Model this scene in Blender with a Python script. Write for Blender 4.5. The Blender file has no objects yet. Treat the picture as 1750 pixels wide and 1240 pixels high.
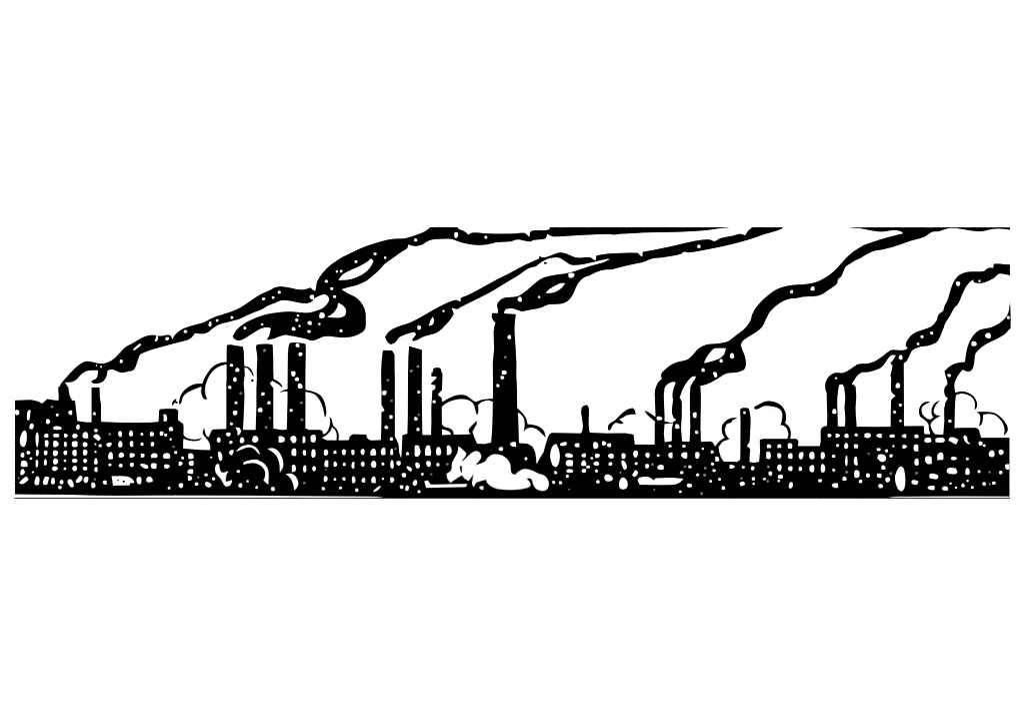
import bpy, math, random
import numpy as np
from mathutils import Vector
from mathutils.geometry import delaunay_2d_cdt

random.seed(7)
scene = bpy.context.scene
COL = scene.collection
R = math.radians

# ---------------------------------------------------------------- survey scale
F, HOR, CX = 12000.0, 775.0, 875.0        # metres <-> survey units of the drawing
FRONT = 2400.0                            # distance of the factory fronts
CAM_H = (851.0 - HOR) * FRONT / F         # eye height
TILES = {
 'L0': (20, 640, 5.6375), 'L1': (160, 640, 5.6375), 'L2': (290, 640, 5.6375), 'L3': (430, 640, 5.6375),
 'L4': (570, 640, 5.6375), 'L5': (700, 640, 5.6375), 'L6': (820, 640, 5.6375), 'L7': (930, 640, 5.6375),
 'L8': (1070, 640, 5.6375), 'L9': (1210, 640, 5.6375), 'L10': (1340, 640, 5.6375), 'L11': (1450, 640, 5.6375),
 'L12': (1580, 640, 5.6375),
 'S0': (90, 540, 7.0), 'S1': (320, 480, 5.636), 'S2': (500, 380, 5.636), 'S3': (640, 430, 5.636),
 'S4': (720, 380, 6.888), 'S5': (900, 380, 6.888), 'S6': (1100, 380, 6.888), 'S7': (1100, 520, 6.888),
 'S8': (1250, 380, 5.636), 'S9': (1450, 380, 6.0345), 'S10': (1390, 540, 6.888), 'S11': (1540, 520, 6.89),
 'P1': (800, 510, 5.6375),
}

def conv(t, x, y):
    a, b, s = TILES[t]
    return (a + x / s, b + y / s)

def path(txt):
    out, t = [], None
    for w in txt.split():
        if w in TILES:
            t = w
        else:
            x, y = w.split(',')
            out.append(conv(t, float(x), float(y)))
    return out

def world(px, py, Y):
    k = Y / F
    return ((px - CX) * k, CAM_H + (HOR - py) * k)

# ---------------------------------------------------------------- materials
def material(name, col, rough=1.0, var=0.0, scale=0.3):
    m = bpy.data.materials.new(name)
    m.use_nodes = True
    nt = m.node_tree
    b = nt.nodes['Principled BSDF']
    b.inputs['Roughness'].default_value = rough
    b.inputs['Specular IOR Level'].default_value = 0.0
    if var:
        tc = nt.nodes.new('ShaderNodeTexCoord')
        no = nt.nodes.new('ShaderNodeTexNoise')
        no.inputs['Scale'].default_value = scale
        rp = nt.nodes.new('ShaderNodeValToRGB')
        rp.color_ramp.elements[0].color = tuple(max(0, c * (1 - var)) for c in col) + (1,)
        rp.color_ramp.elements[1].color = tuple(min(1, c * (1 + var)) for c in col) + (1,)
        nt.links.new(tc.outputs['Object'], no.inputs['Vector'])
        nt.links.new(no.outputs['Fac'], rp.inputs['Fac'])
        nt.links.new(rp.outputs['Color'], b.inputs['Base Color'])
    else:
        b.inputs['Base Color'].default_value = tuple(col) + (1,)
    return m

SOOT = material('soot_black_brick', (0.00005,) * 3, var=0.5)
SMOKE = material('black_smoke', (0.00005,) * 3, var=0.5, scale=0.1)
PANE = material('white_pane', (0.86, 0.86, 0.86), var=0.02)
DUSTY = material('dusty_grey_pane', (0.13, 0.13, 0.13))
STEAM = material('white_steam', (0.93, 0.93, 0.93), var=0.02, scale=0.1)
SNOW = material('white_ground', (0.86, 0.86, 0.86), var=0.03, scale=0.05)

# ---------------------------------------------------------------- object helpers
def link(name, verts, faces, mats, parent=None, fmat=None):
    me = bpy.data.meshes.new(name)
    me.from_pydata([tuple(v) for v in verts], [], faces)
    for m in mats:
        me.materials.append(m)
    if fmat:
        for p, i in zip(me.polygons, fmat):
            p.material_index = i
    me.update()
    o = bpy.data.objects.new(name, me)
    COL.objects.link(o)
    if parent:
        o.parent = parent
    return o

def tag(o, label, cat, group=None, kind=None):
    if label: o['label'] = label
    if cat: o['category'] = cat
    if group: o['group'] = group
    if kind: o['kind'] = kind
    return o

def empty(name, loc):
    o = bpy.data.objects.new(name, None)
    COL.objects.link(o)
    o.location = loc
    return o

# ---------------------------------------------------------------- outlines
def smooth(pts, sub=3, corner=52):
    n = len(pts)
    P = [np.array(p, float) for p in pts]
    hard = []
    for i in range(n):
        a, b = P[i] - P[i - 1], P[(i + 1) % n] - P[i]
        la, lb = np.linalg.norm(a) + 1e-9, np.linalg.norm(b) + 1e-9
        c = max(-1, min(1, float(a @ b) / (la * lb)))
        hard.append(math.degrees(math.acos(c)) > corner)
    out = []
    for i in range(n):
        p1, p2 = P[i], P[(i + 1) % n]
        d = np.linalg.norm(p2 - p1) + 1e-9
        def tang(j, hardj):
            if hardj:
                return (p2 - p1)
            t = P[(j + 1) % n] - P[j - 1]
            return t / (np.linalg.norm(t) + 1e-9) * d
        m1, m2 = tang(i, hard[i]), tang((i + 1) % n, hard[(i + 1) % n])
        for k in range(sub):
            t = k / sub
            h = (2*t**3 - 3*t**2 + 1, t**3 - 2*t**2 + t, -2*t**3 + 3*t**2, t**3 - t**2)
            out.append(h[0]*p1 + h[1]*m1 + h[2]*p2 + h[3]*m2)
    return [tuple(q) for q in out]

def blob(cx, cy, w, h, rot=0, n=16, seed=None, jit=0.07, sq=None):
    rnd = random.Random(seed if seed is not None else int(cx * 131 + cy * 977))
    e = sq if sq else rnd.uniform(2.0, 2.9)
    a = R(rot if h >= w else -rot)
    ph = rnd.uniform(0, 6.28)
    ph2 = rnd.uniform(0, 6.28)
    pts = []
    for i in range(n):
        t = 2 * math.pi * i / n
        c, s = math.cos(t), math.sin(t)
        k = 1 + jit * math.sin(2 * t + ph) * 0.6 + jit * math.sin(3 * t + ph2)
        u = w / 2 * math.copysign(abs(c) ** (2 / e), c) * k
        v = h / 2 * math.copysign(abs(s) ** (2 / e), s) * k
        pts.append((cx + u * math.cos(a) + v * math.sin(a), cy - (-u * math.sin(a) + v * math.cos(a))))
    return pts

def pane_shape(cx, cy, w, h, rot):
    """Hand-cut window: a rounded pane with some straight sides and nipped corners."""
    rnd = random.Random(int(cx * 131 + cy * 977))
    pts = blob(0, 0, w, h, 0, 20, seed=int(cx * 17 + cy * 31), jit=0.05, sq=rnd.uniform(1.85, 2.5))
    big = min(w, h) > 3.5
    side = rnd.random()
    cut = rnd.uniform(0.5, 0.75)
    q = []
    for x, y in pts:
        if big and side < 0.16: x = max(x, -w / 2 * cut)
        elif big and side < 0.32: x = min(x, w / 2 * cut)
        elif big and side < 0.42: y = min(y, h / 2 * cut)
        q.append((x, y))
    if big and rnd.random() < 0.45:           # one sharp corner
        k = rnd.choice([(1, 1), (-1, 1), (1, -1), (-1, -1)])
        j = max(range(len(q)), key=lambda i: q[i][0] * k[0] / w + q[i][1] * k[1] / h)
        q[j] = (q[j][0] + k[0] * w * 0.07, q[j][1] + k[1] * h * 0.07)
    x0, x1 = min(p[0] for p in q), max(p[0] for p in q)
    y0, y1 = min(p[1] for p in q), max(p[1] for p in q)
    a = R(rot if h >= w else -rot)
    out = []
    for x, y in q:
        x = (x - (x0 + x1) / 2) * w / (x1 - x0)
        y = -(y - (y0 + y1) / 2) * h / (y1 - y0)
        out.append((cx + x * math.cos(a) + y * math.sin(a), cy - (-x * math.sin(a) + y * math.cos(a))))
    return out

def grow(pts, d):
    A = np.array(pts)
    area = 0.5 * np.sum(A[:, 0] * np.roll(A[:, 1], -1) - np.roll(A[:, 0], -1) * A[:, 1])
    e = np.roll(A, -1, axis=0) - A
    nrm = np.stack([e[:, 1], -e[:, 0]], 1)
    nrm /= np.linalg.norm(nrm, axis=1)[:, None] + 1e-9
    v = nrm + np.roll(nrm, 1, axis=0)
    v /= np.linalg.norm(v, axis=1)[:, None] + 1e-9
    return [tuple(q) for q in A + v * d * (1 if area > 0 else -1)]

def inside(poly, X, Y):
    c = np.zeros(X.shape, bool)
    p = np.array(poly)
    q = np.roll(p, -1, axis=0)
    for (x1, y1), (x2, y2) in zip(p, q):
        if y1 == y2:
            continue
        m = (y1 > Y) != (y2 > Y)
        c ^= m & (X < (x2 - x1) * (Y - y1) / (y2 - y1) + x1)
    return c

def inflate(name, outline, Y, mat, holes=(), thick=12.0, step=4.0, parent=None, sm=True, flat=1.0):
    """A rounded body: the outline lies in the plane at distance Y, the body swells to both sides of it."""
    loops = [smooth(outline) if sm else list(outline)] + [list(h) for h in holes]
    e = (0.65 if name.startswith('dark') else 0.4) if mat is SMOKE else -0.3            # crisp soot edge against the bright sky
    loops = [grow(lp, e if i == 0 else -e) for i, lp in enumerate(loops)]
    V, E = [], []
    for lp in loops:
        b = len(V)
        V += lp
        E += [(b + i, b + (i + 1) % len(lp)) for i in range(len(lp))]
    A = np.array(V)
    S = np.array([[A[i], A[j]] for i, j in E])
    mn, mx = A.min(0), A.max(0)
    gx, gy = np.meshgrid(np.arange(mn[0], mx[0], step), np.arange(mn[1], mx[1], step))
    gx = gx.ravel() + np.where((np.round((gy.ravel() - mn[1]) / step).astype(int) % 2) == 0, 0, step / 2)
    gy = gy.ravel()
    ins = np.zeros(gx.shape, bool)
    for lp in loops:
        ins ^= inside(lp, gx, gy)
    G = np.stack([gx[ins], gy[ins]], 1)
    def dist(Q):
        if not len(Q):
            return np.zeros(0)
        d = np.full(len(Q), 1e9)
        for a, b in S:
            ab = b - a
            t = np.clip(((Q - a) @ ab) / (ab @ ab + 1e-12), 0, 1)
            d = np.minimum(d, np.linalg.norm(Q - (a + t[:, None] * ab), axis=1))
        return d
    dg = dist(G)
    G = G[dg > step * 0.4]
    allv = [Vector(v) for v in V] + [Vector(g) for g in G]
    vs, _, fs, *_ = delaunay_2d_cdt(allv, E, [], 0, 1e-5)
    va = np.array([tuple(v) for v in vs])
    cen = np.array([va[list(f)].mean(0) for f in fs])
    keep = np.zeros(len(cen), bool)
    for lp in loops:
        keep ^= inside(lp, cen[:, 0], cen[:, 1])
    fs = [f for f, k in zip(fs, keep) if k]
    d = dist(va)
    dd = np.minimum(d, thick)
    t = np.sqrt(np.maximum(0, 2 * thick * dd - dd * dd)) * flat * Y / F
    edge = d < 1e-3
    front, back, idx = [], [], {}
    verts = []
    for i, (x, y) in enumerate(va):
        X, Z = world(x, y, Y)
        verts.append((X, Y - (0 if edge[i] else t[i]), Z))
    nb = len(verts)
    for i, (x, y) in enumerate(va):
        if edge[i]:
            idx[i] = i
        else:
            X, Z = world(x, y, Y)
            idx[i] = len(verts)
            verts.append((X, Y + t[i], Z))
    faces = [tuple(f) for f in fs] + [tuple(idx[i] for i in reversed(f)) for f in fs]
    faces = [f for n_, f in enumerate(faces) if n_ < len(fs) or not all(i < len(va) and edge[i] for i in f)]
    o = link(name, verts, faces, [mat], parent)
    for p in o.data.polygons:
        p.use_smooth = True
    return o

def slab(name, pts, Y0, Y1, mat, parent=None):
    """Prism: outline (drawing units at the front distance Y0) carried straight back to Y1."""
    n = len(pts)
    W = [world(x, y, Y0) for x, y in pts]
    verts = [(x, Y0, z) for x, z in W] + [(x, Y1, z) for x, z in W]
    faces = [tuple(range(n)), tuple(range(2 * n - 1, n - 1, -1))]
    faces += [(i, i + n, (i + 1) % n + n, (i + 1) % n) for i in range(n)]
    return link(name, verts, faces, [mat], parent)

# ---------------------------------------------------------------- ground
g = 60000.0
tag(link('ground', [(-g, -2000, 0), (g, -2000, 0), (g, g, 0), (-g, g, 0)], [(0, 1, 2, 3)], [SNOW]),
    None, None, kind='structure')

# added strips: white gap below the fronts, black border line of the drawing
def strip(name, prof, Y0, Y1, mat):
    W = [world(x, y, Y0) for x, y in prof]
    n = len(W)
    v = [(x, Y0, z) for x, z in W] + [(x, Y1, z) for x, z in W] + [(x, Y0, 0) for x, z in W] + [(x, Y1, 0) for x, z in W]
    f = []
    for i in range(n - 1):
        f += [(i, i + 1, n + i + 1, n + i), (2*n + i, 2*n + i + 1, i + 1, i), (n + i, n + i + 1, 3*n + i + 1, 3*n + i)]
    f += [(0, n, 3*n, 2*n), (n - 1, 3*n - 1, 4*n - 1, 2*n - 1)]
    tag(link(name, v, f, [mat]), None, None, kind='structure')
strip('white_gap_strip', [(25.5, 844.6), (60, 845), (120, 845.4), (160, 846.6), (200, 847), (300, 846.5), (420, 846.8), (560, 848), (640, 848.4), (662, 849.8)], FRONT - 1.6, FRONT - 0.5, SNOW)
strip('white_gap_strip', [(1512, 849.8), (1530, 848.6), (1640, 848), (1725, 848.3)], FRONT - 1.6, FRONT - 0.5, SNOW)
strip('border_line', [(24, 849.3), (1726.5, 849.3)], FRONT - 25, FRONT - 24.4, SOOT)

# ---------------------------------------------------------------- buildings
DEPTH = 10.0
BUILDINGS = [
 # left limit, right limit, outline along the roof, name, label
 (0, 130.5, "L0 28,900 28,243 180,238 240,252 285,280 340,230 400,241 450,243 560,240 596,245 618,440 622,500",
  'factory_tower', 'black factory tower at the far left end with a notched roof and tall narrow windows', 'factory'),
 (130.5, 311.2, "L0 622,441 700,452 768,455 L1 75,449 250,456 400,458 560,455 622,449 628,340 640,328 700,324 780,324 800,335 805,360 803,430 830,455 853,468 857,500 855,600 852,705",
  'factory_building', 'long black factory, square roof hut at its right end and white loading bay below', 'factory'),
 (311.2, 358.8, "L2 121,706 220,715 300,720 387,722",
  'low_annex', 'low black annex with one column of four pale windows, left of three equal chimneys', 'annex'),
 (358.8, 550, "L2 388,722 388,690 378,640 372,605 385,575 400,535 418,523 545,518 710,527 830,528 L3 40,527 210,515 290,527 340,525 520,515 545,527 655,527 678,540 682,570 675,605 683,620",
  'factory_building', 'black factory under three equal thick chimneys, white crescents of steam before its front', 'factory'),
 (550, 685.2, "L3 684,612 720,628 830,628 L4 145,626 150,600 165,580 190,568 312,572 318,600 335,622 360,628 455,625 455,580 520,545 592,545 568,560 600,610 625,668 630,740 648,805",
  'factory_building', 'black factory with three even rows of windows and a small rounded hump on its roof', 'factory'),
 (685.2, 838, "L4 649,805 655,700 660,580 712,563 857,576 L5 310,577 590,570 605,545 625,600 650,660 720,664 781,650",
  'factory_building', 'black factory with tall half-round windows and a white canopy, left of the bulging white steam', 'factory'),
 (838, 917.3, "L6 102,650 380,655 460,660 510,690 535,740 545,800 548,855",
  'round_roofed_shed', 'black shed with a rounded right shoulder at the foot of the thickest chimney', 'shed'),
 (917.3, 1085, "L6 549,855 580,795 612,745 635,660 650,610 670,570 690,555 L7 350,560 440,553 600,560 780,559 850,570 865,578 875,668",
  'factory_building', 'black factory with a sloping left end beside one tall oval white opening', 'factory'),
 (1085, 1222.5, "L8 86,668 275,669 375,646 440,636 540,639 720,641 810,638 840,650 859,688",
  'factory_building', 'black factory with a long white canopy, below three slim chimneys that share one smoke plume', 'factory'),
 (1222.5, 1298.5, "L9 71,689 90,690 105,690 110,740 130,800 152,832 290,836 310,818 400,838 460,844 497,835",
  'low_building', 'low black building with sloping left flank under the short round-topped lone chimney', 'annex'),
 (1298.5, 1403, "L9 499,830 508,740 505,622 540,613 850,613 870,630 875,650 870,682 L10 140,683 353,683",
  'stepped_building', 'black stepped building with higher left part and three regular columns of pale windows', 'factory'),
 (1403, 1580, "L10 354,680 362,640 360,540 370,510 390,495 412,490 580,495 700,496 900,498 L11 405,496 540,491 728,489 734,560",
  'factory_building', 'wide black factory, row of small windows under its roof, tall pointed oval opening', 'factory'),
 (1580, 1676.5, "L11 735,567 900,573 L12 180,573 250,573 290,525 320,508 480,506 510,512 527,530 548,602",
  'factory_building', 'black factory with wide oval windows and a crescent one below a raised roof block', 'factory'),
 (1676.5, 1800, "L12 549,603 822,603",
  'low_building', 'plain flat-topped black building with few windows at the far right end', 'annex'),
]
bl = []
for i, (x0, x1, txt, name, label, cat) in enumerate(BUILDINGS):
    top = path(txt)
    pts = [(top[0][0], 853.0)] + top + [(top[-1][0], 853.0)]
    pts = [p for j, p in enumerate(pts) if j == 0 or math.dist(p, pts[j - 1]) > 0.05]
    X, Z = world((pts[0][0] + pts[-1][0]) / 2, 851.0, FRONT)
    root = empty(name, (X, FRONT, 0))
    tag(root, label, cat, 'factory buildings along the skyline')
    w = slab('wall', pts, FRONT, FRONT + DEPTH, SOOT, root)
    w.matrix_parent_inverse.identity()
    w.data.transform(__import__('mathutils').Matrix.Translation((-X, -FRONT, 0)))
    bl.append((x0, x1, root))

def owner(px):
    for x0, x1, r in bl:
        if x0 <= px < x1:
            return r

def plate(name, pts, parent, mat, proud=0.12):
    """A pane set into the front wall, standing a little proud of it."""
    pts = grow(pts, -0.35)
    n = len(pts)
    ox, oy = parent.location.x, parent.location.y
    W = [world(x, y, FRONT) for x, y in pts]
    verts = [(x - ox, -proud, z) for x, z in W] + [(x - ox, 0.25, z) for x, z in W]
    faces = [tuple(range(n))] + [(i, i + n, (i + 1) % n + n, (i + 1) % n) for i in range(n)]
    return link(name, verts, faces, [mat], parent)

WINDOWS = """
L0 52,363,42,50 162,390,28,100,8 192,497,38,54,15 113,615,62,155,5 245,625,28,140 332,586,40,35 428,585,55,32 522,586,35,36 610,588,50,44 710,582,52,60
337,663,34,65 427,665,50,60 517,668,26,50 607,668,54,56 708,672,44,46 104,772,34,46 162,750,34,30 247,752,26,62,5 328,752,32,44 422,755,46,54 517,752,34,42
605,753,40,60 708,748,42,56 186,807,24,22 121,856,62,60 243,855,22,72 325,842,26,62 423,835,46,55 513,828,22,22 608,828,50,36 708,830,34,40 105,937,40,56,10
205,937,20,18 418,903,54,42 513,905,24,24 606,902,44,50 706,902,40,34 118,1022,90,42,42 67,995,g18 245,1020,44,84,8 329,1020,46,82,14 398,1023,36,62
480,1033,34,42 465,1085,32,30 570,1045,46,82,-30 652,1010,40,78,38 715,1010,42,60,14 787,1063,38,54 438,388,26,28 350,450,36,46 565,365,38,42 440,512,80,34
638,503,30,44 390,308,g24
L1 22,537,32,30 35,600,70,44,-40 18,668,18,16 63,683,28,28 18,743,20,18 22,832,32,58 22,912,28,46 155,572,g24 255,570,34,56 360,565,36,54 465,571,26,26
562,571,38,42 655,566,34,42 693,580,26,26 150,672,50,38,35 257,668,38,60 365,666,32,56 466,668,26,30 567,669,32,42 745,522,38,40 742,622,20,22 768,693,g22
163,778,44,68 267,772,50,48 373,776,48,42 473,778,34,36 584,779,60,46 703,780,68,52 790,748,28,28 158,867,26,24 260,873,34,34 368,867,36,40 488,878,80,36,-22
579,878,52,54 706,882,52,38 857,800,26,26 837,855,38,38 690,415,34,68 107,1037,36,38 437,1018,46,70 538,1008,60,54 727,1090,24,26 841,1066,42,46 12,1008,g20
L2 205,783,50,54 207,852,46,48 198,931,54,44 195,996,42,46 400,795,20,16 350,964,32,28 422,1002,30,30 276,987,g22 260,1052,32,32 370,1058,64,44,-35
473,628,34,48 565,575,42,38 590,650,30,28 487,783,36,90,-12 593,745,36,50,22 697,630,42,56 825,620,58,64 660,930,32,28 750,1025,22,24 680,1065,38,44 838,1083,28,28
L3 290,622,58,62 405,622,56,68,-25 505,625,26,66 593,615,50,74 407,745,46,72 508,752,28,52 596,757,40,80 407,900,40,72 512,905,30,66 602,905,34,48 508,1041,g24
717,748,40,58 803,745,28,30 720,855,36,64 806,860,32,48 717,915,g16 714,1002,36,56 803,1006,24,24 206,1098,36,40 690,1096,30,32
L4 100,746,36,56 187,747,30,50 280,742,36,56 382,743,54,66 478,738,42,70 560,741,26,60 597,712,g20 103,860,28,30 188,870,28,62 281,860,34,50 386,861,50,66
476,858,26,28 563,862,32,80 100,1003,32,32 194,1010,32,66 288,1014,34,44 385,1012,42,66 476,1001,20,20 566,1013,36,52 68,1089,26,26 225,1109,30,32 420,1100,86,22,38
627,852,40,42 558,617,30,30 712,758,28,30 810,733,54,110 810,872,40,58,-15 728,902,60,30,-40 677,967,40,42 856,958,24,26 786,1040,38,54,22 655,1081,32,34
709,1092,34,52,12 824,1124,28,28
L5 177,728,56,98 279,735,46,80 382,726,46,92 183,858,42,56,-12 272,865,30,34 364,862,g26 210,957,g20 692,1089,42,38
L6 203,714,42,38 322,670,58,44 445,808,26,30
L7 185,667,66,32,14 316,678,44,38 497,680,48,66 577,660,40,40 623,678,38,36 240,777,76,40,-10 380,776,40,36 512,780,46,42 458,803,24,22 643,782,54,46
765,782,38,54 243,850,68,58 381,850,48,52 502,855,54,40 638,857,34,32 770,867,40,90,-20 424,887,34,26 110,942,30,28 247,926,64,34 381,924,40,36 504,925,28,28
223,977,28,28 736,942,g20 90,1035,30,32 158,1039,28,28 517,1030,32,32 620,995,82,64,-18 763,1046,82,112 240,1103,g18
L8 92,763,44,66 206,775,40,50 310,777,26,24 425,687,26,24 558,687,32,24 427,775,38,54 560,776,56,60 687,776,40,64 740,712,20,24 830,743,28,28 878,811,36,48
96,855,28,26 203,880,36,42 254,862,g24 331,890,60,46 567,884,g22 615,886,30,28 763,897,g26 832,858,28,28 849,922,30,26 89,952,38,60,30 535,941,30,28 688,963,28,28
756,965,g28 815,1025,26,24 611,1065,48,36 272,1105,g18 523,1126,26,24 728,1142,g26
L9 232,885,48,34 340,890,26,26 429,900,32,40,30 323,998,g22 436,1001,30,32 331,1048,46,38,20 439,1049,22,22 111,1006,26,26 148,1088,32,34 588,688,40,36
686,687,36,36 790,684,42,50 583,775,42,70 687,781,36,50 792,781,42,52 583,886,g26 687,895,40,64 792,904,42,46 600,951,34,42 542,1003,28,22 575,1024,g24
697,981,48,38 681,1021,22,24 798,1063,38,62,8
L10 163,778,42,70,12 267,777,50,74 373,778,40,68 476,784,30,28 157,905,32,42 267,904,46,68 375,900,40,80 478,918,26,26 437,585,36,32 517,586,40,36 601,587,40,40
693,580,28,28 805,585,60,46 515,679,26,26 598,684,36,56 693,688,38,38 815,760,g20 600,828,22,100 689,830,34,84,-5 604,937,g26 701,955,50,74 808,969,36,40
582,1000,38,40 736,1026,30,32 348,1020,34,30 490,1066,56,44
L11 296,587,54,38 420,590,50,30 535,590,42,34 655,592,40,34 290,720,36,26 367,732,28,28 433,687,20,20 541,692,40,34 652,704,48,66 320,800,84,70,-25
410,781,30,30 336,891,38,40 656,840,40,66 407,950,g26 296,971,42,40 657,947,g26 376,1010,44,50,25 310,1071,42,38 639,1035,62,40,-14
L12 32,629,66,46 150,629,88,44 277,629,84,52,-25 37,822,64,76 152,786,58,74 283,805,54,32 413,810,24,26 265,925,100,60,-5 414,930,40,64 526,932,26,26
625,937,g22 735,941,30,32 89,977,86,48,-8 415,1021,20,20 64,1089,64,40 197,1094,58,40 250,1046,20,20 303,1086,20,20 371,1064,30,34 461,1085,26,26
574,1049,32,32 628,1053,g20 668,1042,34,28 540,662,38,40 573,681,26,22 646,760,54,62 738,746,46,48 797,886,42,52
"""
t = None
for w in WINDOWS.split():
    if w in TILES:
        t = w
        continue
    a = w.split(',')
    cx, cy = conv(t, float(a[0]), float(a[1]))
    s = TILES[t][2]
    if a[2][0] == 'g':
        d = float(a[2][1:]) / s
        ww = hh = d
        rot, mat = 0, DUSTY
    else:
        ww, hh = float(a[2]) / s, float(a[3]) / s
        rot = float(a[4]) if len(a) > 4 else 0
        mat = PANE
    o = plate('window', pane_shape(cx, cy, ww, hh, rot), owner(cx), mat)
    if mat is DUSTY:
        o['label'] = 'small dull grey window'

def opening(name, txt, mat=PANE, label=None):
    p = smooth(path(txt), 3, 40)
    cx = sum(q[0] for q in p) / len(p)
    o = plate(name, p, owner(cx), mat)
    if label: o['label'] = label
    return o

opening('arched_opening', "L6 735,665 760,720 770,790 755,865 730,890 700,870 680,800 685,730 705,685", label='tall oval white opening')
opening('arched_opening', "L11 510,883 530,900 545,980 545,1060 530,1105 508,1123 480,1100 455,1040 450,980 465,930 490,890", label='tall pointed oval white opening')
opening('window', "L12 385,582 410,600 415,640 445,668 410,662 385,630 375,600", label='crescent shaped window')
bay = opening('loading_bay', "L1 175,977 300,977 350,990 380,1015 392,1040 350,1042 345,1063 188,1065", label='white loading bay with two dark spots')
def spot(name, c, r, parent):
    ox = parent.parent.location.x
    pts = blob(c[0], c[1], 2 * r, 2 * r)
    W = [world(x, y, FRONT) for x, y in pts]
    n = len(W)
    link(name, [(x - ox, -0.2, z) for x, z in W] + [(x - ox, -0.05, z) for x, z in W],
         [tuple(range(n))] + [(i, i + n, (i + 1) % n + n, (i + 1) % n) for i in range(n)], [SOOT], parent)
spot('dark_spot', conv('L1', 235, 1015), 1.7, bay)
spot('dark_spot', conv('L1', 290, 1027), 2.3, bay)
opening('canopy', "L5 143,1025 175,1018 203,1058 555,1050 545,1080 160,1087", label='long white canopy with a raised left end')
opening('canopy', "L8 112,1015 125,990 180,982 230,990 265,1018 285,997 440,992 550,1002 510,1040 440,1058 130,1057", label='long white canopy with a rounded left lobe')

# ---------------------------------------------------------------- chimneys
CY = FRONT + DEPTH + 6.5
def chimney(label, rings, specks="", group='factory chimneys', Y=CY, dome=0.0):
    RG = []
    for txt in rings.split(';'):
        w = txt.split()
        t = w[0]
        for q in w[1:]:
            a = [float(v) for v in q.split(',')]
            if len(a) == 3:
                a = [a[0], a[2], a[1], a[2]]
            (xl, yl), (xr, yr) = conv(t, a[0], a[1]), conv(t, a[2], a[3])
            RG.append((xl - 0.4, yl, xr + 0.4, yr))
    RG.insert(0, (RG[0][0], 851.0, RG[0][2], 851.0))
    hw = sorted((r[2] - r[0]) / 2 for r in RG)
    nom = hw[len(hw) // 2] * Y / F
    if dome:
        xl, yl, xr, yr = RG[-1]
        c, h = (xl + xr) / 2, (xr - xl) / 2
        for k in (0.35, 0.65, 0.88):
            f = math.sqrt(1 - k * k)
            RG.append((c - h * f, yl - dome * k, c + h * f, yr - dome * k))
    n = 28
    base = world((RG[0][0] + RG[0][2]) / 2, 851, Y)[0]
    verts, faces, fm = [], [], []
    for k, (xl, yl, xr, yr) in enumerate(RG):
        (ax, az), (bx, bz) = world(xl, yl, Y), world(xr, yr, Y)
        if k == 0: az = bz = 0.0
        f = min(1.0, (bx - ax) / 2 / nom * 1.15)
        for i in range(n):
            a = 2 * math.pi * i / n
            u = (math.cos(a) + 1) / 2
            verts.append((ax + (bx - ax) * u - base, math.sin(a) * nom * f, az + (bz - az) * u))
    m = len(RG)
    for k in range(m - 1):
        for i in range(n):
            j = (i + 1) % n
            faces.append((k*n+i, k*n+j, (k+1)*n+j, (k+1)*n+i)); fm.append(0)
    faces.append(tuple((m-1)*n+i for i in range(n))); fm.append(0)
    faces.append(tuple(reversed(range(n)))); fm.append(0)
    t = None
    for w in specks.split():
        if w in TILES:
            t = w; continue
        a = w.split(',')
        s = TILES[t][2]
        cx, cy = conv(t, float(a[0]), float(a[1]))
        grey = a[2].startswith('g')
        rx = float(a[2].lstrip('g')) / s
        ry = float(a[3]) / s if len(a) > 3 else rx
        pts = blob(cx, cy, 2 * rx, 2 * ry, 0, 12, jit=0.1)
        b = len(verts)
        for x, y in pts:
            lo, hi = RG[0], RG[-1]
            for q in range(m - 1):
                if (RG[q][1] + RG[q][3]) / 2 >= y >= (RG[q+1][1] + RG[q+1][3]) / 2:
                    lo, hi = RG[q], RG[q+1]; break
            y0, y1 = (lo[1]+lo[3])/2, (hi[1]+hi[3])/2
            f = 0 if abs(y0-y1) < 1e-6 else (y0 - y) / (y0 - y1)
            xl, xr = lo[0]+(hi[0]-lo[0])*f, lo[2]+(hi[2]-lo[2])*f
            u = max(-.97, min(.97, (x - (xl+xr)/2) / ((xr-xl)/2)))
            X, Z = world(x, y, Y)
            verts.append((X - base, -nom * 1.15 * math.sqrt(1-u*u) - 0.06, Z))
        faces.append(tuple(range(b, b+len(pts)))); fm.append(2 if grey else 1)
    o = link('chimney', verts, faces, [SOOT, PANE, DUSTY], None, fm)
    o.location = (base, Y, 0)
    return tag(o, label, 'chimney', group)

chimney('short stubby black chimney on the far left tower, slanting at its mouth into smoke',
        "S0 70,1000,235,1010 70,205,950 66,195,900 66,870,190,852 66,848,150,793")
chimney('slim black chimney just right of the far left tower, one white speck near its foot',
        "L0 768,862,455 768,862,290 768,850,215 768,848,125", "L0 800,375,13", dome=1.5)
chimney('leftmost of the three equal thick chimneys, white specks in a ragged line',
        "L2 545,708,520 545,716,350 545,722,200 545,714,70 ; S1 378,548,960 378,555,900 378,550,800 378,546,680 380,615,536,630",
        "S1 430,812,13 486,857,17 L2 632,48,15,18 582,122,14 688,180,g12 643,271,11 634,367,20 598,473,12", dome=1.2)
chimney('middle of the three equal thick chimneys, with a white bite out of its right edge',
        "L3 38,210,515 45,210,300 45,210,125 ; S1 666,828,1028 667,812,1005 667,797,985 668,815,966 669,833,945 668,830,850 674,830,750 668,828,690 661,826,645 664,618,823,616",
        "S1 748,670,g12 L3 112,186,14 170,271,14 86,340,20 179,418,g10 143,507,g13", dome=2.8)
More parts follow.
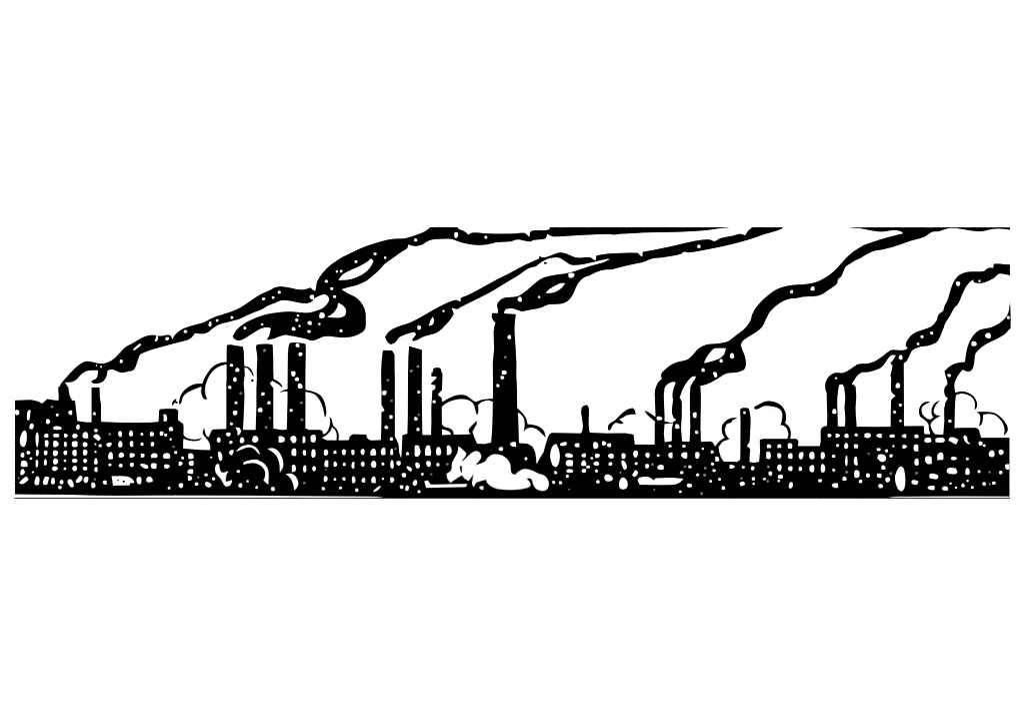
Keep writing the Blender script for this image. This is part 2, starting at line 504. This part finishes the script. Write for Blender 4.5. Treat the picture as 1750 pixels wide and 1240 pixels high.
chimney('rightmost of the three equal thick chimneys, white specks near its mouth and middle',
        "L3 338,519,525 345,520,250 ; S1 965,1139,1050 966,1140,850 968,1143,690 975,1143,630 983,600,1138,605",
        "S1 1065,621,15,17 1093,706,16 1025,893,17,24 1060,946,16 1090,1012,19,22 L3 483,271,g11 384,343,12 487,433,g12", dome=2.4)
chimney('black chimney nicked in its left edge, a wedge of sky at its right foot',
        "L4 455,592,622 460,592,470 460,592,358 476,592,352 491,592,344 476,592,318 460,592,290 461,592,175 457,592,20 ; S3 63,195,1150 68,195,1040 78,960,194,985 80,945,168,947",
        "L4 525,53,g10 490,175,20 560,250,g11 555,406,15 510,506,15")
chimney('black chimney with a sharply slanted mouth, next right of the nicked chimney',
        "L4 710,857,575 714,855,420 715,852,200 716,852,20 ; S3 321,458,1200 325,458,1010 332,905,459,942",
        "L4 822,167,12 823,386,g10 794,424,15 815,526,14 S3 420,1105,g12 355,1148,g13")
chimney('short slender black chimney with ragged notched sides and a rounded tip',
        "L5 205,313,577 209,313,450 208,311,380 208,311,300 212,315,250 214,306,215 215,280,200 216,275,188 217,312,150 240,314,140 248,314,120 246,314,104 206,315,98 207,315,82 230,317,58 258,317,30 258,318,16 214,318,12 208,317,-20 ; S3 548,655,1205 552,654,1180 565,640,1130",
        "L5 237,260,13", dome=3.5)
chimney('thickest and tallest black chimney near the middle, flared collar at its mouth',
        "L6 108,378,660 118,374,520 122,370,400 124,361,300 125,360,170 125,354,30 ; P1 240,472,860 237,466,740 236,467,620 248,460,490 244,449,320 250,449,270 262,452,235 240,454,212 226,457,180 226,460,158 232,137,462,149",
        "P1 397,373,15,17 358,567,g10 347,714,20,18 330,762,14 287,839,13")
chimney('small bottle-shaped stub chimney with a bulbous tip, on a wide flat roof',
        "L7 350,440,565 364,437,545 370,433,515 371,430,480 364,430,430 356,433,380 355,433,345 360,430,315 378,297,422,300 400,290,414,288")
chimney('leftmost of the three slim chimneys sharing a plume, bending into the smoke',
        "L8 275,375,672 275,365,570 275,370,490 279,371,440 283,372,400 277,367,280 275,365,190 279,371,145", "L8 318,420,24,16")
chimney('middle of the three slim chimneys sharing a plume, bulging on its left edge',
        "L8 440,540,640 440,531,520 455,534,450 482,536,436 455,537,415 440,538,370 441,538,320 448,538,265 451,527,235 450,516,215", "L8 491,498,20")
chimney('rightmost of the three slim chimneys sharing a plume, straight with two white specks',
        "L8 610,722,642 617,718,500 613,721,300 613,722,200 618,717,110", "L8 660,388,17,24 677,553,14")
chimney('lone short round-topped black chimney between two white steam puffs, notched on the right',
        "L9 309,401,845 310,402,780 311,408,730 311,400,702 311,375,686 311,400,650 311,403,630 312,411,470 311,411,420 309,405,370 310,398,335", "L9 349,366,10", dome=4.0)
chimney('left one of a close pair of equal chimneys under a bulb of smoke',
        "L10 412,519,495 415,517,400 410,513,270 409,516,190 405,525,120", "L10 481,354,19,21")
chimney('right one of a close pair of equal chimneys, with wavy left edge',
        "L10 584,700,498 588,697,440 588,693,400 580,690,320 588,697,220 582,695,160 577,690,115 576,100,672,93")
chimney('tall slim black chimney right of a close pair, bitten on its left edge',
        "L11 405,536,498 406,536,360 410,536,240 430,536,220 452,536,202 430,536,190 412,536,165 407,535,135 ; S10 915,1067,740 906,1067,690 922,1066,630 930,1066,585 906,1065,550",
        "S10 990,818,23,30 1020,1047,15 952,1128,15 1020,1232,13")
chimney('rightmost black chimney, with a bulge of smoke pinched on its mouth',
        "L12 180,290,573 190,291,440 187,294,330 200,296,268 222,228,301,225", "L12 240,446,13")

# ---------------------------------------------------------------- smoke plumes
def specks(txt):
    out, t = [], None
    for w in txt.split():
        if w in TILES:
            t = w; continue
        a = [float(v) for v in w.split(',')]
        s = TILES[t][2]
        c = conv(t, a[0], a[1])
        ry = a[3] if len(a) > 3 else a[2]
        out.append(blob(c[0], c[1], 2 * a[2] / s, 2 * ry / s, a[4] if len(a) > 4 else 0, 12, jit=0.08))
    return out

def plume(label, outline, dots="", lenses=(), Y=CY, thick=14, dots_out=""):
    holes = [smooth(path(l)) for l in lenses] + specks(dots)
    o = inflate('smoke_plume', path(outline), Y, SMOKE, holes, thick=thick, step=4.5)
    tag(o, label, 'smoke', 'smoke plumes drifting from the chimneys')
    for k, d in enumerate(specks(dots_out)):
        inflate('smoke_fleck', d, Y, SMOKE, thick=3, step=2, sm=False, parent=o)
    return o

plume('thin black plume from the two far left chimneys, rising in a long climbing ripple',
 """S0 80,880 90,818 150,745 250,635 330,570 400,538 470,545 545,562 620,562 715,520 790,450 870,368 960,320 1060,260 1150,228 1245,225 1222,300 1245,300 1260,270
 1254,234 1300,235 1380,222 1415,235 1432,275 1460,225 1530,165 1620,125 S1 113,410 160,396 260,346 400,301 510,255 600,195 700,130 800,85 840,62 900,52 980,62
 1080,82 1140,78 1185,62 1232,98 1264,105 1254,150 1232,165 1190,205 1130,218 1050,205 970,190 910,188 840,215 770,243 720,275 640,305 560,340 500,368 400,395 310,420
 250,455 200,495 150,510 75,504 S0 1670,250 1620,285 1430,335 1060,450 1020,530 975,640 900,665 820,678 760,655 710,638 660,650 645,720 610,775 560,802 500,808
 465,795 465,770 515,748 535,710 540,650 450,650 390,665 330,710 290,755 240,785 190,792 152,792 160,870""",
 "S0 1012,368,56,13,38 820,540,18,20 525,590,8 580,605,11 1370,270,20 1588,185,20,19 S1 220,415,14,24,8 288,380,12 430,352,13 735,173,14 827,160,12 886,108,14 1202,155,21")
plume('big coiled black plume over the three equal thick chimneys, climbing to the top edge',
 """S1 435,533 470,475 530,420 620,370 740,325 860,303 980,293 1080,300 1160,305 1220,292 1300,262 1350,215 1365,175 1345,140 1310,132 1260,150 1232,165 1240,130 1232,98
 S2 222,640 235,570 270,510 340,430 450,350 560,293 700,230 860,180 960,158 1080,152 1180,122 1260,92 1310,60 1325,46 S4 430,56 436,74 490,95 530,120 555,145 580,125 640,118 760,128 900,132
 1080,130 1215,122 1245,145 1272,170 1280,115 1310,95 1400,92 1470,90 1510,78 1510,56 S5 900,56 S6 300,56 1000,56 1000,64 900,72 760,92 600,105 400,115 0,123
 S5 1270,130 1080,140 1030,148 970,140 700,150 480,162 320,170 280,158 242,138 238,165 215,195 90,210 40,228 S4 1270,228 1210,218 1150,205 1110,208 1060,225 980,232
 880,238 800,258 720,268 640,268 560,258 460,235 400,213 345,197 250,197 170,200 110,210 50,238 S2 1270,205 1220,225 1170,230 1115,215 1105,250 1050,285 960,350 890,400
 830,465 760,525 710,565 620,605 540,625 475,645 530,680 610,720 665,775 700,850 707,930 700,1025 660,1065 590,1097 500,1110 420,1105 350,1097 290,1103 195,1140 120,1120
 0,1095 S1 1000,530 950,520 890,535 830,557 762,570 790,520 803,455 770,447 710,460 640,500 560,550 520,570 480,573 450,555""",
 """S2 325,567,14 377,638,14 405,715,14 427,473,10 468,470,13 610,378,13 795,303,13 892,340,11 1185,170,14 283,895,27 258,978,11 165,968,20,18 158,1050,16,14
 467,1043,14 40,940,14 52,897,10 67,997,10 10,1025,17 S1 555,453,13 722,418,10 S4 410,148,22,34 760,175,17""",
 ("S2 443,555 480,505 540,470 640,425 720,380 755,348 778,370 755,420 700,480 620,525 540,550",
  "S2 335,910 390,875 430,820 440,775 490,805 515,850 505,895 460,915 390,915"))
plume('long jointed black plume from the nicked and slant-mouthed chimneys, reaching the top edge',
 """S3 100,820 140,765 210,725 330,685 450,625 580,550 700,490 780,463 812,473 828,479 830,442 900,415 980,375 1180,265 1300,205 S4 1171,523 1280,470 1385,425 1388,392 1420,408 1460,408
 1530,385 1600,358 1650,353 1722,372 S5 560,405 620,415 740,407 775,425 805,446 815,440 818,388 940,368 1050,362 1305,357 1335,385 1360,405 1365,345 1480,325 S6 344,275 500,238 650,208 775,200
 835,220 900,185 1050,155 1130,133 1195,150 1230,95 1265,68 1275,56 1500,56 1640,56 1625,78 1500,120 1390,152 1270,195 1000,268 700,330 530,357 470,348 440,375 220,415
 100,428 0,468 S5 1250,495 1110,528 1000,557 985,490 972,432 940,433 700,488 600,503 520,500 460,465 400,425 350,415 270,425 190,460 140,495 108,520 60,530 S4 1240,555 1150,620
 1000,710 800,830 460,1000 430,1020 400,1018 360,1006 385,1080 330,1160 255,1240 S3 650,745 590,785 530,803 470,820 420,848 375,863 360,845 400,795 385,775 320,790 240,825
 200,875 155,895 120,865""",
 "S4 262,1043,12 S3 430,730,17,21,10 S6 650,283,18,20",
 ("S3 560,628 573,660 560,700 525,713 540,665",), dots_out="S4 1460,478,19,14")
plume('black plume curling from the thickest chimney, swelling round a pointed white gap',
 """S4 975,1068 900,1068 902,1035 890,975 910,930 960,890 1020,880 1100,873 1150,860 1250,790 1330,720 1420,655 1540,620 S5 300,620 430,603 540,580 740,513 900,470 975,437 1050,430 1070,535 1000,557
 940,557 870,570 800,597 735,630 680,648 630,690 590,750 560,820 520,890 470,935 400,960 250,970 170,1005 S4 1240,1038 1185,1047 1120,1030 1080,1015 1010,1018 985,1035""",
 "S4 1160,905,24,28 1388,878,12,14 S5 525,622,34,30",
 ("S4 1465,830 1510,785 1630,720 1692,715 1650,770 1580,815 1520,830",), Y=CY + 2)
plume('black plume joined from three slim chimneys, winding up to the right along the top edge',
 """S7 128,1080 130,1030 140,980 170,915 212,875 205,820 250,765 320,710 400,675 510,648 570,600 630,530 680,495 750,468 850,460 940,447 1000,428 1090,358 1180,290 1230,230
 S8 185,935 200,880 235,820 290,755 370,685 440,640 520,613 600,600 710,593 800,577 870,548 950,498 1010,445 1100,345 1180,275 1260,225 S9 150,235 310,180 450,140 562,112
 540,95 480,83 420,88 360,97 290,95 180,75 110,62 20,57 20,50 700,50 1300,50 1668,50 1668,80 1600,70 1530,67 1460,75 1400,90 1340,95 1250,85 1150,68 1080,60 1010,68 930,95 870,98
 830,120 775,155 650,190 480,248 350,282 270,295 190,330 100,385 0,440 S8 1240,345 1110,420 1085,460 1060,520 1028,548 1020,585 990,615 930,655 880,690 820,710 690,718 620,732
 570,735 500,758 430,805 370,865 330,940 300,1000 250,1050 130,1125 95,1170 S7 1160,525 1190,600 1205,680 1195,750 1165,778 1100,800 970,815 880,870 800,915 730,945 667,958
 668,990 548,990 550,965 580,910 613,860 605,845 575,850 530,890 470,980 425,1100 427,1120 340,1110 338,1050 350,990 372,930 370,912 330,915 280,940 250,980 240,1030 240,1080""",
 "S7 1040,605,25,30 912,663,19 700,772,19 843,825,20,33,-18 S8 580,668,15 782,638,19,20",
 ("S7 712,688 740,625 780,570 830,520 880,516 965,516 955,565 930,605 880,640 800,668",))
plume('black plume from the close pair and slim chimney, leaning up to the right edge',
 """S10 156,935 158,910 140,860 140,790 165,730 210,685 260,663 350,665 430,625 510,570 560,557 630,557 720,530 800,480 890,410 930,395 1000,398 1060,398 1110,378 1085,350 1095,300
 1150,225 1210,185 1300,155 1390,118 1440,65 S9 910,1000 930,945 975,910 985,870 1020,800 1050,700 1080,620 1130,550 1200,515 1280,505 1390,503 1430,475 1465,465 1492,468
 1498,425 1560,425 1600,430 1668,433 1668,545 1655,545 1610,535 1570,530 1545,535 1500,575 1430,610 1370,627 1300,622 1285,605 1298,588 1260,610 1220,655 1180,730 1135,835
 1090,885 1050,960 1000,1040 S10 1535,138 1515,190 1490,250 1460,300 1410,330 1340,352 1260,362 1200,385 1165,405 1130,470 1100,530 1066,553 1066,585 932,590 905,548 930,525
 968,465 940,458 900,475 860,530 800,605 720,640 630,662 580,662 530,690 490,740 455,795 470,830 365,845 345,805 320,803 303,815 288,930""",
 "S10 268,730,12 1028,485,22,27,12 1280,243,17 1393,200,17 1233,327,15 S9 1130,632,21,24 1352,604,11")
plume('lone black plume from the rightmost chimney, pinched at its foot, ending at right edge',
 """S11 550,1115 550,1105 520,1080 505,1020 515,970 543,935 530,870 508,785 560,735 620,700 680,683 750,675 765,570 790,470 830,390 880,330 940,293 1050,270 1140,230 1210,175 1255,110
 1270,50 1277,0 1286,-60 1290,280 1270,300 1230,345 1150,395 1000,470 920,530 875,585 865,660 850,740 825,780 795,792 760,785 725,768 680,825 640,900 628,960 640,1040 645,1080 640,1115""",
 "S11 1025,368,34,31 857,463,29 565,835,20,18 1263,155,15,19")

# ---------------------------------------------------------------- white steam with dark rims
def steam(label, body, rims, Y=FRONT + 120, thick=30, flat=0.45, group='white steam clouds behind the factories', dots=""):
    p = path(body)
    o = inflate('steam_cloud', p, Y, STEAM, thick=thick, step=7, flat=flat)
    tag(o, label, 'steam', group)
    yr = Y - thick * flat * Y / F - 1.5
    for r in rims:
        inflate('dark_rim', path(r), yr, SMOKE, thick=2.5, step=3, parent=o)
    for d in specks(dots):
        inflate('dark_fleck', d, yr, SMOKE, thick=2, step=2, sm=False, parent=o)
    return o

steam('largest white steam cloud, dark arcs showing on both sides of three equal thick chimneys',
 """L2 85,283 110,190 170,125 240,90 313,85 S1 150,990 180,910 240,830 310,790 375,778 460,785 553,818 600,835 637,900 700,930 835,945 918,1020 1040,1030 1140,1045 1210,1060 1290,1100
 L3 700,260 720,350 750,410 785,485 838,570 838,680 400,720 L2 700,720 380,780 125,740 100,500""",
 ("L2 313,85 240,90 170,125 110,190 88,275 95,283 108,275 130,210 180,165 310,112",
  "S1 385,778 310,790 240,830 180,910 145,990 135,1060 145,1110 165,1135 193,1138 175,1100 170,1030 190,960 230,885 300,825 385,800",
  "S1 545,816 600,835 635,890 637,925 615,880 580,840 545,832",
  "S1 825,940 880,970 908,1000 918,1030 880,995 825,965",
  "S1 890,1072 930,1050 980,1036 980,1060 930,1063",
  "L3 510,142 600,165 665,200 700,260 720,350 715,390 705,412 695,350 670,270 610,190 510,162",
  "L2 20,300 30,255 65,228 60,255 40,280",
  "L2 118,560 160,605 220,622 270,620 313,608 280,632 220,637 160,625 118,608",
  "L2 335,512 340,555 355,588 375,604 395,600 395,690 375,640 350,607 325,577 319,550",
  "L3 750,405 770,425 785,485 820,525 838,570 838,640 818,640 820,570 800,525 775,505 755,545 700,595 672,605 676,575 720,560 750,500 757,450"),
 dots="S1 627,958,11 L2 67,268,9")
steam('white steam cloud between the ragged slender chimney and the thickest chimney',
 "L5 300,280 380,225 440,200 500,193 550,203 600,240 635,263 700,240 800,230 850,300 850,700 300,700",
 ("L5 300,272 380,225 440,200 500,193 550,203 600,240 635,263 700,240 810,229 810,262 760,248 700,260 660,290 660,350 655,380 645,378 635,340 615,280 570,245 500,233 430,243 360,270 300,315",
  "L5 300,470 320,488 345,505 395,520 420,550 425,590 395,590 400,565 370,540 300,520",
  "L5 647,445 620,470 575,520 572,545 590,575 605,545 630,500 645,475"))
steam('white steam cloud with two dark scallops right of the thickest chimney',
 "L6 340,310 420,380 450,430 460,475 520,483 580,505 620,545 635,605 640,760 560,860 340,800",
 ("L6 350,312 420,380 450,430 460,475 520,483 580,505 620,545 635,605 600,570 550,525 490,507 450,520 423,548 432,500 428,430 400,385 350,350",))
steam('small white steam cloud with forked dark edge, between bottle-shaped stub and slim chimney trio',
 "L7 615,540 620,480 680,440 740,380 800,335 850,320 L8 110,340 175,345 275,410 480,440 480,640 100,690 L7 640,600",
 ("L7 620,540 615,500 630,470 680,440 740,380 800,335 850,320 870,335 882,382 850,380 800,388 760,410 722,430 765,465 740,472 690,460 660,485 640,525",
  "L8 175,345 215,360 290,415 300,435 285,455 210,390",
  "L8 365,446 440,461 480,440 470,460 440,466 420,468 365,475"))
steam('white steam cloud with scalloped dark edges either side of the lone round-topped chimney',
 "L9 105,760 75,700 110,640 160,605 135,540 135,480 190,430 285,415 360,350 445,310 500,280 590,253 650,265 710,300 745,360 752,420 742,465 780,500 798,560 790,720 500,850 150,830",
 ("L9 285,415 240,415 190,430 140,480 132,530 140,570 160,605 110,640 66,692 80,705 105,690 140,645 205,620 180,590 163,545 165,510 185,472 222,460 235,440",
  "L9 445,310 500,280 540,260 590,253 650,265 710,300 745,360 752,420 742,465 780,500 798,560 790,625 762,625 775,570 760,520 730,490 700,485 712,440 715,370 685,325 620,305 540,300 490,325 460,333 447,325"))
steam('small white steam cloud of curled dark claws, left of the rightmost chimney',
 "L11 795,258 740,262 700,290 680,340 690,400 740,440 770,475 775,520 795,600 L12 190,600 200,380 150,245",
 ("""L11 795,258 740,262 700,290 680,340 690,400 740,440 770,475 775,520 795,590 850,590 815,550 790,490 805,450 850,415 888,395 840,385 820,350 840,295 885,245 830,275 803,330 805,385
 820,412 785,435 745,415 710,375 705,325 725,295""",))
steam('white steam cloud of two dark arches right of the rightmost chimney',
 "L12 280,185 350,160 410,170 470,205 505,265 510,350 600,357 680,370 750,425 795,490 800,540 770,620 540,640 280,640",
 ("L12 285,178 350,160 410,170 470,205 505,265 505,305 483,343 485,270 460,220 400,188 350,182 285,203",
  "L12 503,357 600,357 680,370 750,425 795,490 800,540 762,590 772,530 750,460 690,395 630,377 565,383 560,440 545,480 523,495 535,450 535,390"))

# white steam rolling along the ground before the fronts
o = inflate('steam_cloud', path(
 """L5 470,690 500,712 545,755 540,780 497,835 530,815 590,760 630,737 665,742 690,780 680,815 632,872 720,840 L6 60,825 75,800 120,770 160,766 220,780 270,820 295,870 300,930 315,955 342,963 370,935
 410,912 450,908 510,925 565,952 620,970 655,1010 665,1060 645,1105 600,1118 545,1100 515,1060 500,1010 475,997 452,1003 480,1030 490,1060 470,1085 340,1107 190,1102 120,1080 70,1040 60,1010
 L5 680,1025 640,1040 618,1080 603,1050 613,962 570,1022 530,1000 505,965 392,1040 365,1000 355,955 400,920 410,850 440,790 465,740"""),
 FRONT - 6, STEAM, [smooth(path("L5 485,877 503,880 505,955 490,925"))], thick=14, step=5, flat=0.9)
tag(o, 'bulging white steam rolling along the ground before the thickest chimney', 'steam')

# curled dark smoke with white rims before the factory under the three chimneys
cl = empty('smoke_cloud', (world(440, 851, FRONT)[0], FRONT - 4, 0))
tag(cl, 'dark curling smoke edged by white crescents before the three-chimney factory', 'smoke')
def child(fn, *a, **k):
    o = fn(*a, **k)
    o.parent = cl
    o.matrix_parent_inverse = __import__('mathutils').Matrix.Translation(-cl.location)
    return o
for q in ("L2 640,738 700,690 790,680 868,770 850,815 720,838", "L2 708,862 790,850 L3 60,860 128,930 115,1015 60,1050 0,1000 L2 730,960",
          "L3 155,712 220,760 268,860 273,937 200,900 165,850 120,800", "L3 332,955 385,1015 410,1110 340,1090 300,1030"):
    child(inflate, 'dark_puff', path(q), FRONT - 3.2, SMOKE, thick=8, step=4)
for q in ("L2 640,738 680,700 740,677 790,680 840,710 865,755 868,770 840,740 800,705 760,697 700,715",
          "L2 708,862 720,840 790,820 850,818 L3 60,822 120,855 155,905 165,960 160,1055 140,1040 115,1015 130,980 128,930 105,890 60,860 20,850 L2 780,850",
          "L3 155,712 210,708 255,735 290,790 305,850 300,895 273,937 268,860 250,800 220,760 180,728",
          "L3 332,955 380,952 420,975 445,1020 448,1060 430,1095 410,1110 405,1070 385,1015 360,980"):
    child(inflate, 'white_rim', path(q), FRONT - 5.5, STEAM, thick=3, step=3)
o = inflate('steam_wisp', path("L2 437,900 450,865 465,858 477,870 485,915 500,940 530,940 562,928 545,970 540,1030 575,1022 597,1013 598,1035 580,1065 545,1078 525,1060 490,1000 445,945"),
            FRONT - 2.5, STEAM, thick=5, step=3)
tag(o, 'white tick-shaped wisp of steam low before the three-chimney factory', 'steam')
o = inflate('steam_wisp', path("L2 635,508 670,510 687,540 680,565 655,583 652,545"), FRONT - 2.0, STEAM, thick=3, step=3)
tag(o, 'tiny white half-moon wisp at the roof edge, foot of the leftmost thick chimney', 'steam')

# ---------------------------------------------------------------- light
SUN_EL, SUN_AZ = R(52), R(200)            # behind the viewer, a little to the left
w = bpy.data.worlds.new("World")
scene.world = w
w.use_nodes = True
nt = w.node_tree
bg = nt.nodes['Background']
sky = nt.nodes.new('ShaderNodeTexSky')
sky.sky_type = 'NISHITA'
sky.sun_disc = False
sky.sun_elevation = SUN_EL
sky.sun_rotation = SUN_AZ
hs = nt.nodes.new('ShaderNodeHueSaturation')
hs.inputs['Saturation'].default_value = 0.0      # white overcast veil
nt.links.new(sky.outputs['Color'], hs.inputs['Color'])
mx = nt.nodes.new('ShaderNodeMix')
mx.data_type = 'RGBA'
mx.inputs['Factor'].default_value = 0.85          # even white cloud cover over the clear sky
mx.inputs[7].default_value = (6.7, 6.7, 6.7, 1)
nt.links.new(hs.outputs['Color'], mx.inputs[6])
nt.links.new(mx.outputs[2], bg.inputs['Color'])
bg.inputs['Strength'].default_value = 0.15

sd = bpy.data.lights.new('sun', 'SUN')
sd.energy = 0.6
sd.angle = R(25)
sd.color = (1.0, 0.98, 0.95)
so = bpy.data.objects.new('sun', sd)
COL.objects.link(so)
d = Vector((math.sin(SUN_AZ) * math.cos(SUN_EL), math.cos(SUN_AZ) * math.cos(SUN_EL), math.sin(SUN_EL)))
so.rotation_euler = (-d).to_track_quat('-Z', 'Y').to_euler()

# ---------------------------------------------------------------- camera
cd = bpy.data.cameras.new('camera')
cd.sensor_width = 36.0
cd.lens = 36.0 * F / 1750.0
cd.shift_y = (HOR - 620.0) / 1750.0
cd.clip_start = 1.0
cd.clip_end = 100000.0
co = bpy.data.objects.new('camera', cd)
COL.objects.link(co)
co.location = (0, 0, CAM_H)
co.rotation_euler = (R(90), 0, 0)
scene.camera = co

scene.cycles.filter_width = 1.2
scene.view_settings.view_transform = 'Standard'
scene.view_settings.look = 'None'
scene.view_settings.gamma = 1.0
scene.view_settings.exposure = 0.85
